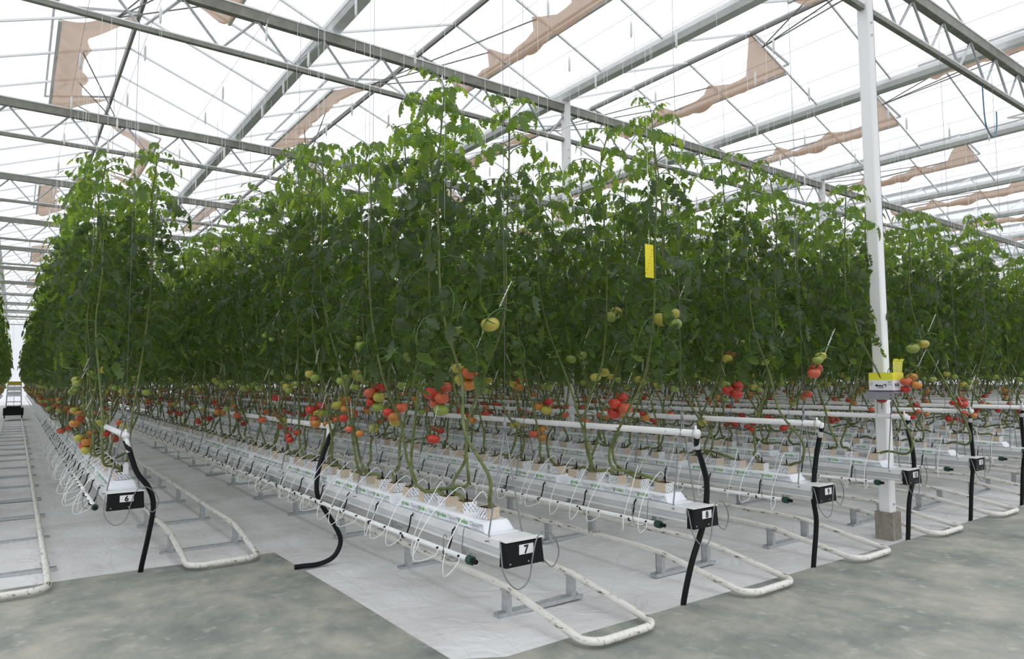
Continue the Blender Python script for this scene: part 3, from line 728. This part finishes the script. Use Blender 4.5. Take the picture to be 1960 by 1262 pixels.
def tomato(col):
    m = MB(); nu, nv = 14, 9; vs = []; R = .045
    for j in range(1, nv):
        ph_ = PI * j / nv
        for i in range(nu):
            a = 2 * PI * i / nu; rr = R * math.sin(ph_) * (1 + .035 * math.cos(5 * a) * math.sin(ph_))
            z = R * .82 * math.cos(ph_) - (.010 * math.exp(-(ph_ / .45) ** 2))
            vs.append((rr * math.cos(a), rr * math.sin(a), z))
    top = len(vs); vs.append((0, 0, R * .82 - .012)); bot = len(vs); vs.append((0, 0, -R * .80))
    fs = [(j*nu+i, (j+1)*nu+i, (j+1)*nu+(i+1) % nu, j*nu+(i+1) % nu) for j in range(nv-2) for i in range(nu)]
    fs += [(top, i, (i+1) % nu) for i in range(nu)] + [(bot, (nv-2)*nu+(i+1) % nu, (nv-2)*nu+i) for i in range(nu)]
    m.add(vs, fs, col)
    zc = R * .82 - .010; cv = [(0, 0, zc + .004)]
    for i in range(10):
        a = 2 * PI * i / 10; q = .034 if i % 2 == 0 else .007; cv.append((q * math.cos(a), q * math.sin(a), zc + (.012 if i % 2 == 0 else .003)))
    m.add(cv, [(0, 1 + i, 1 + (i+1) % 10) for i in range(10)], 'vine'); m.tube([(0, 0, zc), (0, 0, zc + .02)], .004, 'vine', 5)
    return m
COLS = ['red', 'redorange', 'orange', 'yellowgreen', 'green']
TOMM = {c: tomato(c) for c in COLS}; TOM = {c: m.mesh('tomato', True) for c, m in TOMM.items()}
def truss_stem(k):
    rnd = random.Random(300 + k); m = MB()
    pts = smooth_path([(0, 0, .10), (.05, 0, .115), (.10, 0, .085), (.135, .01, .03), (.15, .02, -.05)], 3)
    m.tube(pts, [.0045 - .0015 * i / len(pts) for i in range(len(pts))], 'vine', 5)
    z0 = .26; m.tube([(0.0, .01, z0), (.03, .005, .19), (.06, 0, .12)], .0016, 'string', 4)
    for i in range(6): m.tube([(.012 + .008*i, .006, .235 - .02*i), (.018 + .008*i, -.004, .228 - .02*i)], .0026, 'string', 4)
    m.tube([(.09, 0, .09), (.16, -.05, .07)], .003, 'vine', 4); m.tube([(.12, 0, .055), (.09, .06, .03)], .003, 'vine', 4)
    return m
TSM = [truss_stem(k) for k in range(2)]; TS = [m.mesh('fruit_truss', True) for m in TSM]
SPOTS = [(.10, -.035, .035), (.155, .035, .0), (.085, .05, -.03), (.15, -.03, -.065), (.10, .02, -.10)]
def palette(z, rnd):
    if z < .26: return rnd.choices(['red', 'redorange', 'orange'], (6, 2, 1))[0]
    if z < .45: return rnd.choices(['red', 'redorange', 'orange', 'yellowgreen'], (4, 3, 2, 1))[0]
    if z < .62: return rnd.choices(['redorange', 'orange', 'yellowgreen', 'green'], (1, 2, 2, 4))[0]
    return rnd.choices(['yellowgreen', 'green'], (1, 4))[0]
VARS = []
def make_variant(k, bare):
    """list form: stem points, leaves (mesh index, young, matrix), fruit trusses (matrix, stem idx, [(col, spot, scale)])"""
    rnd = random.Random(900 + k); top = rnd.uniform(2.58, 2.92); sy = rnd.choice((-1, 1)) * rnd.uniform(.14, .40); ex = rnd.uniform(.20, .36); jx = lambda a: rnd.uniform(-a, a)
    dip = rnd.uniform(-.02, .03)
    P = [(0, 0, -.01), (.01, sy * .35, .035), (.05 + jx(.03), sy * .8, .04 + dip), (.09 + jx(.03), sy * 1.05, .10), (.12 + jx(.04), sy * 1.0 + jx(.05), .26), (ex * .55 + jx(.05), sy * .75 + jx(.06), .52), (ex * .75 + jx(.05), sy * .3 + jx(.06), .85),
         (ex + jx(.03), sy * -.2 + jx(.04), 1.3), (ex + jx(.03), sy * -.3, 1.8), (ex + jx(.03), sy * -.3, 2.3), (ex + jx(.06), sy * -.3 + jx(.05), top)]
    path = smooth_path(P, 5); np_ = len(path)
    def at(z):
        for i in range(8, np_ - 1):
            if path[i].z <= z <= path[i+1].z: return path[i].lerp(path[i+1], (z - path[i].z) / max(1e-6, path[i+1].z - path[i].z))
        return path[-1]
    sm = MB(); cutp = 12
    sm.tube(path, [.0135 - .0080 * (i / np_) for i in range(np_)], 'stem', 7)
    for i in range(7):     # nodes where old leaves were picked
        z = .15 + i * .13; q = at(z); a = rnd.random() * 6.28; sm.tube([q, q + Vector((math.cos(a), math.sin(a), .5)) * .02], [.0075, .004], 'stem', 5)
    sm.tube([path[-1] - Vector((0, 0, .9)), path[-1] + Vector((0, 0, .02)), (path[-1].x, path[-1].y, ZBOT - ZP - .45)], .0016, 'string', 3)
    leaves = []; z = 1.08 + rnd.uniform(-.08, .10); a = rnd.random() * 6.28
    while z < top - .02:
        f = (z - 1.0) / (top - 1.0); q = at(z); young = f > .74
        scl = rnd.uniform(.85, 1.15) * (1.08 if f < .55 else 1.0 - .35 * max(0, f - .8) / .2); tilt = rnd.uniform(-.25, .25) + (.2 if f > .85 else (-.22 if f < .25 else 0))
        leaves.append((rnd.randrange(3) if young else rnd.randrange(5), young, Vector(q), (rnd.uniform(-.3, .3), -tilt, a), scl)); a += 2.4 + rnd.uniform(-.35, .35); z += rnd.uniform(.058, .074) if f < .6 else rnd.uniform(.046, .060)
    for j in range(4):
        leaves.append((rnd.randrange(3), True, Vector(path[-1]) - Vector((0, 0, .02 * j)), (rnd.uniform(-.3, .3), -rnd.uniform(.1, .7), j * 1.7 + a), rnd.uniform(.45, .75)))
    fr_ = []
    if not bare:
        zz = rnd.uniform(.20, .55)
        while zz < 1.22:
            q = at(zz + .12); cnt = rnd.choice((1, 1, 2, 2, 3)); az = rnd.random() * 6.28
            fr_.append((Vector(q) - Vector((0, 0, .12)), az, rnd.randrange(2), [(palette(zz + rnd.uniform(-.12, .12), rnd), s_, rnd.uniform(.72, 1.08) if zz < .8 else rnd.uniform(.55, .9)) for s_ in range(cnt)]))
            zz += rnd.uniform(.30, .52)
    return dict(stem=sm, leaves=leaves, fruit=fr_, top=top, ends=path)
NV = 8
VARS = [make_variant(k, False) for k in range(NV)]; BARE = [make_variant(k, True) for k in range(NV)]
STEM = [v['stem'].mesh('stem', True) for v in VARS]
def leafmtx(l): return Matrix.LocRotScale(l[2], Euler(l[3]), Vector((l[4],) * 3))
def foliage(v):
    m = MB()
    for l in v['leaves']: m.merge((YOUNGM if l[1] else LEAFM)[l[0]], leafmtx(l))
    return m
FOLM = [foliage(v) for v in VARS]; FOL = [m.mesh('foliage', True) for m in FOLM]
def add_fruit(root, pos, az, stem_i, toms, scl=1.0):
    t = obj('fruit_truss', TS[stem_i], root, pos, (0, 0, az), scl)
    for col, sp, s_ in toms: obj('tomato', TOM[col], t, SPOTS[sp], (random.uniform(-.25, .25), random.uniform(-.25, .25), random.random() * 6), s_)
    return t
plants = []
for r in range(RFIRST, RLAST + 1):
    xr = rowx(r); y0 = row_start(r); y1 = row_end(r); nb = int((y1 - y0 - .3) / .25)
    for i in range(nb):
        y = y0 + .30 + .25 * i; side = 0 if i % 2 else PI
        d = math.hypot(xr, y); vis = in_view(xr, y, 2.2, 60) or in_view(xr, y, 1.2, 60)
        plants.append((d + (0 if vis else 500), r, i, xr, y, side))
plants.sort(key=lambda p: p[0])
prng = random.Random(4321)
NEAR, INDIV = 150, 295
SPECIAL = {}   # (row, index) -> root, collected for the fruit seen at the row ends
far_pts = []
for q, (d, r, i, x, y, side) in enumerate(plants):
    v = prng.randrange(NV); rz = side + prng.uniform(-.25, .25)
    hs = prng.uniform(.97, 1.05) * (1.0 if r == 7 else (.965 if r != 6 else .97))
    if (r, i) == (8, 2): hs = 1.07
    if r == 7 and i < 5: hs = .925 + .02 * (i == 3)
    if d > 500 and not (r in (5, 6, 7)) and d - 500 < 0: continue
    if q < INDIV:
        rn = rowname(r) if r > 5 else 'the row left of the empty lane'
        root = thing('tomato_plant', '%s staked tomato plant from the aisle end of %s' % (ordw(i + 1), rn), 'tomato plant', (x, y, ZP - .008), rz, 'tomato plants trained up strings'); root.scale = (1, 1, hs)
        obj('stem', STEM[v], root)
        if q < NEAR:
            for l in VARS[v]['leaves']: obj('leaf', (YOUNG if l[1] else LEAF)[l[0]], root, l[2], l[3], l[4])
        else: tag(obj('foliage', FOL[v], root), kind='stuff')
        if not (r in (6, 7, 8) and i < 7) and not (r in (9, 10) and i < 3):
            for pos, az, si, toms in VARS[v]['fruit']: add_fruit(root, pos, az, si, toms)
        elif r == 6 and i > 2:
            for pos, az, si, toms in VARS[v]['fruit'][:2]: add_fruit(root, pos, az, si, toms)
        SPECIAL[(r, i)] = root
    else: far_pts.append((x, y, ZP - .008, rz, v, hs))
# clusters seen at the row ends: world position, row, tomatoes
def ray_at(px, py, X):
    d = M.to_3x3() @ Vector(((px - 980) / FPX, -(py - 631) / FPX, -1)); t = X / d.x
    return Vector((X, d.y * t, EYE + d.z * t))
R_, O_, RO, YG, G_ = 'red', 'orange', 'redorange', 'yellowgreen', 'green'
ENDS = [(7, 840, 752, 2.42, [RO, R_, RO, RO, G_], 1.25), (7, 892, 705, 2.45, [G_, YG, RO, YG, O_], 1.2), (7, 817, 851, 2.30, [R_], 1.1), (7, 932, 633, 2.26, [YG], 1.25),
        (7, 773, 675, 2.42, [G_, G_, G_], 1.1), (7, 703, 663, 2.40, [G_, G_], 1.15), (7, 718, 752, 2.38, [R_, RO, YG, R_, G_], 1.1), (7, 757, 790, 2.35, [RO, R_, O_, YG], 1.1),
        (7, 655, 775, 2.38, [O_, YG, O_], 1.15), (7, 605, 785, 2.36, [R_, R_, YG, G_], 1.15), (7, 668, 800, 2.40, [R_, R_], 1.1), (7, 520, 768, 2.40, [R_], 1.15), (7, 672, 725, 2.45, [YG, G_], 1.2),
        (7, 770, 448, 2.45, [G_, G_], .95), (7, 868, 640, 2.6, [G_, G_], .95),
        (6, 165, 838, .62, [O_, YG, O_, RO, YG], 1.25), (6, 125, 825, .58, [R_, RO], 1.2), (6, 155, 785, .60, [G_, YG, O_, G_], 1.2), (6, 187, 715, .66, [YG, G_], 1.1), (6, 168, 640, .66, [G_, G_, G_], 1.1), (6, 158, 715, .62, [G_, G_], 1.0),
        (8, 1185, 772, 4.02, [R_, R_, RO, R_], 1.2), (8, 1110, 815, 4.0, [RO], 1.15), (8, 1042, 778, 4.05, [R_, O_, YG], 1.15), (8, 1105, 688, 4.05, [G_, G_], 1.2), (8, 1060, 685, 4.05, [G_, G_], 1.15),
        (8, 1150, 722, 4.05, [YG, YG], 1.2), (8, 1176, 608, 4.05, [YG, G_], 1.2), (8, 1280, 612, 4.05, [YG, YG, G_], 1.4), (8, 1203, 547, 4.05, [G_, G_], 1.15), (8, 1030, 830, 4.0, [O_, RO, O_], 1.1), (8, 990, 735, 4.1, [RO, YG, O_], 1.1),
        (9, 1404, 747, 5.6, [R_, R_, R_], 1.25), (9, 1397, 687, 5.6, [RO, YG], 1.2), (9, 1473, 693, 5.6, [YG, G_], 1.1), (9, 1562, 715, 5.62, [R_, RO], 1.25), (9, 1570, 690, 5.62, [YG, G_], 1.1), (9, 1545, 762, 5.6, [R_], 1.0),
        (10, 1742, 730, 7.2, [O_, RO, O_, R_], 1.25), (10, 1760, 667, 7.2, [YG, G_], 1.3), (10, 1690, 772, 7.15, [R_], 1.2), (11, 1844, 774, 8.75, [R_, R_], 1.35)]
for r, px, py, X, toms, s_ in ENDS:
    P_ = ray_at(px, py, X); best = None
    for (rr, i), root in SPECIAL.items():
        if rr != r: continue
        dd = abs(root.location.y - P_.y)
        if best is None or dd < best[0]: best = (dd, root)
    root = best[1]; mw = Matrix.LocRotScale(root.location, root.rotation_euler, root.scale); az = 2.2 + random.uniform(-.5, .5)
    loc = P_ - Matrix.Rotation(az, 3, 'Z') @ Vector((.12, 0, 0)) * s_
    pl = mw.inverted() @ loc
    add_fruit(root, pl, az - root.rotation_euler.z, 0, [(c, k if len(toms) > 1 else 0, 1.0 + random.uniform(-.12, .08)) for k, c in enumerate(toms)], s_)
# everything further back: one mass, whole plants instanced on points
protos = []
for k in range(NV):
    m = MB(); m.merge(VARS[k]['stem'], Matrix()); m.merge(FOLM[k], Matrix())
    for pos, az, si, toms in VARS[k]['fruit']:
        T = Matrix.LocRotScale(pos, Euler((0, 0, az)), None); m.merge(TSM[si], T)
        for col, sp, s_ in toms: m.merge(TOMM[col], T @ Matrix.LocRotScale(Vector(SPOTS[sp]), None, Vector((s_,) * 3)))
    protos.append(bpy.data.objects.new('plant_form', m.mesh('plant_form', True)))
me = bpy.data.meshes.new('tomato_foliage'); me.from_pydata([p[:3] for p in far_pts], [], [])
for nm, typ, col in (('rot', 'FLOAT', 3), ('idx', 'INT', 4), ('hgt', 'FLOAT', 5)):
    at_ = me.attributes.new(nm, typ, 'POINT'); at_.data.foreach_set('value', [p[col] for p in far_pts])
fo = obj('tomato_foliage', me); tag(fo, 'dense mass of tomato plants deep inside the crop rows', 'tomato foliage', kind='stuff')
for mt in ('leaf', 'leafyoung', 'stem'): me.materials.append(MAT[mt])
ng = bpy.data.node_groups.new('plant_mass', 'GeometryNodeTree'); N = ng.nodes; Lk = ng.links
ng.interface.new_socket('Geometry', in_out='INPUT', socket_type='NodeSocketGeometry'); ng.interface.new_socket('Geometry', in_out='OUTPUT', socket_type='NodeSocketGeometry')
gi = N.new('NodeGroupInput'); go = N.new('NodeGroupOutput'); ip = N.new('GeometryNodeInstanceOnPoints'); jg = N.new('GeometryNodeJoinGeometry')
for p in protos:
    oi = N.new('GeometryNodeObjectInfo'); oi.inputs['Object'].default_value = p; oi.inputs['As Instance'].default_value = True; Lk.new(oi.outputs['Geometry'], jg.inputs[0])
def attr(nm, typ):
    a = N.new('GeometryNodeInputNamedAttribute'); a.data_type = typ; a.inputs['Name'].default_value = nm; return a.outputs['Attribute']
Lk.new(gi.outputs[0], ip.inputs['Points']); Lk.new(jg.outputs[0], ip.inputs['Instance']); ip.inputs['Pick Instance'].default_value = True
Lk.new(attr('idx', 'INT'), ip.inputs['Instance Index'])
cx_ = N.new('ShaderNodeCombineXYZ'); Lk.new(attr('rot', 'FLOAT'), cx_.inputs[2]); Lk.new(cx_.outputs[0], ip.inputs['Rotation'])
cs_ = N.new('ShaderNodeCombineXYZ'); cs_.inputs[0].default_value = 1; cs_.inputs[1].default_value = 1; Lk.new(attr('hgt', 'FLOAT'), cs_.inputs[2]); Lk.new(cs_.outputs[0], ip.inputs['Scale'])
Lk.new(ip.outputs[0], go.inputs[0])
md = fo.modifiers.new('plants', 'NODES'); md.node_group = ng

# ------------------------------------------------------------------ crop wires and twine hooks
for r in range(6, 16):
    for sx in (-.3, .3):
        t = MB(); t.tube([(0, 0, 0), (0, 60, 0)], .0022, 'wire', 4)
        o = t.build('crop_wire'); o.location = (rowx(r) + sx, 2.0, ZBOT - .06)
        tag(o, 'thin steel crop wire above the %s side of %s' % ('lane' if sx < 0 else 'far', rowname(r)), 'wire', 'overhead crop wires')
hm = MB(); hm.tube([(0, 0, .0), (.012, 0, .02), (.02, 0, 0), (.012, 0, -.03), (.012, 0, -.26)], .0022, 'string', 4); hm.tube([(0, 0, -.06), (.004, 0, -.10), (.004, 0, -.22), (0, 0, -.25)], [.004, .014, .014, .004], 'string', 8)
hook2 = hm.mesh('bobbin', True)
hm = MB(); hm.tube([(0, 0, -.24), (.01, 0, -1.0)], .0016, 'string', 3); twine = hm.mesh('twine')
hr = random.Random(77)
for r in range(6, 14):
    for sx in (-.3, .3):
        y = 4.0 + hr.random(); cnt_ = 1
        while y < 19:
            x = rowx(r) + sx
            if in_view(x, y, 5.4, 0):
                o = thing('twine_hook', '%s white twine bobbin on the %s wire over %s' % (ordw(cnt_), 'lane-side' if sx < 0 else 'far-side', rowname(r)), 'twine bobbin', (x, y, ZBOT - .06), hr.random() * 3, 'white twine bobbins on the crop wires')
                obj('bobbin', hook2, o); obj('twine', twine, o); cnt_ += 1
            y += hr.uniform(.9, 2.2)

# ------------------------------------------------------------------ hive box on the post
t = thing('hive_box', 'yellow and white cardboard bumblebee hive box on a bracket by the post', 'hive box', (7.02, 3.235, 1.50))
sx_, sy_ = .23, .235
m = MB(); m.box((0, 0, .012), (sx_, sy_, .115), 'boxwhite'); m.build('carton', t)
m = MB(); m.box((-.001, -.001, 0), (sx_ + .001, sy_ + .001, .014), 'purple'); m.build('base_strip', t)
m = MB(); m.box((0, 0, .115), (sx_, sy_, .19), 'boxyellow'); m.build('carton_band', t)
m = MB()
fp = [(.03, .0, .17), (.20, .0, .17), (.215, -.004, .25), (.225, -.02, .275), (.15, -.02, .275), (.135, -.02, .268), (.10, -.02, .268), (.085, -.02, .275), (.01, -.02, .275), (.018, -.004, .25)]
vs = [Vector((p[0], p[1], .19 + (p[2] - .17) * 1.3)) for p in fp]; vs2 = [v + Vector((0, .006, 0)) for v in vs]; n = len(vs)
m.add(vs + vs2, [tuple(range(n)), tuple(range(2*n-1, n-1, -1))] + [(i, n+i, n+(i+1) % n, (i+1) % n) for i in range(n)], 'boxyellow'); m.build('lid_flap', t)
m = MB()
for zz in (.205, .223, .241, .259, .277):
    for xx in (.04, .09, .15): m.box((xx, -.0068, zz), (xx + .035, .0, zz + .004), 'greyink')
m.build('flap_print', t)
m = MB(); m.tube(smooth_path([(.16, .02, .19), (.10, .03, .25), (.04, .05, .23), (.03, .06, .185)], 5), .003, 'black', 5); m.build('carry_cord', t)
pm_ = MB()
for yy, zz, dy, dz in ((.17, .050, .022, .022), (.145, .050, .016, .016), (.127, .050, .016, .016), (.108, .050, .014, .014), (.092, .066, .02, .010), (.07, .056, .007, .022), (.076, .048, .012, .008)): pm_.box((-.0012, yy - dy, zz), (-.0004, yy, zz + dz), 'ink')
for yy, zz, ww in ((.225, .088, .03), (.225, .075, .028), (.225, .062, .026), (.15, .036, .06), (.05, .08, .035), (.05, .066, .042)): pm_.box((-.0012, yy - ww, zz), (-.0004, yy, zz + .006), 'greyink' if zz > .05 else 'ink')
pm_.box((-.0012, .012, .095), (-.0004, .05, .102), 'greenink')
for k_ in range(3): pm_.box((.04 + .03*k_, -.0012, .05), (.06 + .03*k_, -.0004, .082), 'ink')
pm_.box((.04, -.0012, .034), (.12, -.0004, .039), 'greyink'); pm_.build('print', t)
bk = thing('shelf_bracket', 'grey steel angle shelf under the yellow hive box', 'bracket', (7.02, 3.235, 1.40))
m = MB(); m.box((-.01, -.01, .088), (.275, .26, .097), 'bracket'); m.box((-.01, -.01, .02), (-.004, .26, .088), 'bracket'); m.box((.0, .25, .02), (.275, .256, .088), 'bracket'); m.build('shelf', bk)
m = MB()
for zz in (.035, .07): m.tube([(-.012, .02, zz), (-.016, .02, zz)], .006, 'ink', 8)
m.build('bolt', bk)

# sticky trap, hung over row 8
P_ = ray_at(1243, 500, 3.62)
t = thing('sticky_trap', 'yellow sticky insect trap card hanging among the row eight leaves', 'trap card', (P_.x, P_.y, P_.z - .12), .05)
m = MB(); m.box((-.045, -.001, 0), (.045, .001, .24), 'card'); m.build('card', t)
m = MB()
for k_ in range(8): m.box((-.04 + .01*k_, -.0016, .03 + .024*k_), (-.034 + .01*k_, -.0008, .036 + .024*k_), 'ink')
m.build('caught_insects', t); m = MB(); m.tube([(0, 0, .235), (0, 0, 2.9)], .0016, 'string', 3); m.build('string', t)

# blue cable loop under the front truss
m = MB(); m.tube(smooth_path([(10.55, 3.5, 5.66), (10.55, 3.5, 5.4), (10.58, 3.5, 5.12), (10.70, 3.5, 4.98), (10.84, 3.5, 4.97), (10.96, 3.5, 5.08), (11.0, 3.5, 5.26), (11.0, 3.5, 5.36)], 5), .009, 'blue', 8)
o = m.build('cable_loop', smooth=True); tag(o, 'blue cable hanging in a loop below the front truss', 'cable')

# harvest trolley far down the left lane
t = thing('harvest_trolley', 'dark rail trolley with a light frame far down the lane left of row six', 'trolley', (lanex(0), 37, .1))
m = MB(); m.box((-.36, -.5, .12), (.36, .9, .42), 'black'); m.box((-.26, -.45, .42), (.26, .8, .50), 'black'); m.build('chassis', t)
m = MB(); m.box((-.28, -.56, .0), (.28, -.5, .12), 'white'); m.build('bumper', t)
wm = MB(); wm.tube([(-.03, 0, 0), (.03, 0, 0)], .07, 'ink', 12); wme = wm.mesh('wheel')
for sx in (-.3, .3):
    for yy in (-.35, .7): obj('wheel', wme, t, (sx, yy, .05))
m = MB()
for sx in (-.27, .27):
    for yy in (-.3, .7): m.tube([(sx, yy, .5), (sx * .85, yy, 1.65)], .018, 'galv', 6)
for zz in (.7, .95, 1.2, 1.42): m.bar((-.26, -.3, zz), (.26, -.3, zz), .03, .04, 'white')
m.bar((0, -.3, .5), (0, -.3, 1.4), .02, .02, 'galv'); m.build('frame', t)
m = MB(); m.box((-.24, -.33, 1.44), (.24, -.25, 1.58), 'yellow'); m.build('yellow_panel', t)
m = MB(); m.box((-.26, -.32, .98), (.26, -.26, 1.14), 'boxwhite'); m.box((-.26, -.32, 1.22), (.26, -.26, 1.36), 'boxwhite'); m.build('crate', t)

# small white sensor tag on the row six end block
m = MB(); m.box((-.02, -.005, 0), (.02, .005, .085), 'boxwhite'); m.box((-.012, -.004, .085), (.012, .004, .098), 'boxwhite')
o = m.build('plant_tag'); o.location = (rowx(6) + .02, 6.70, ZP - .01); tag(o, 'white plastic tag standing in the front block of row six', 'tag')
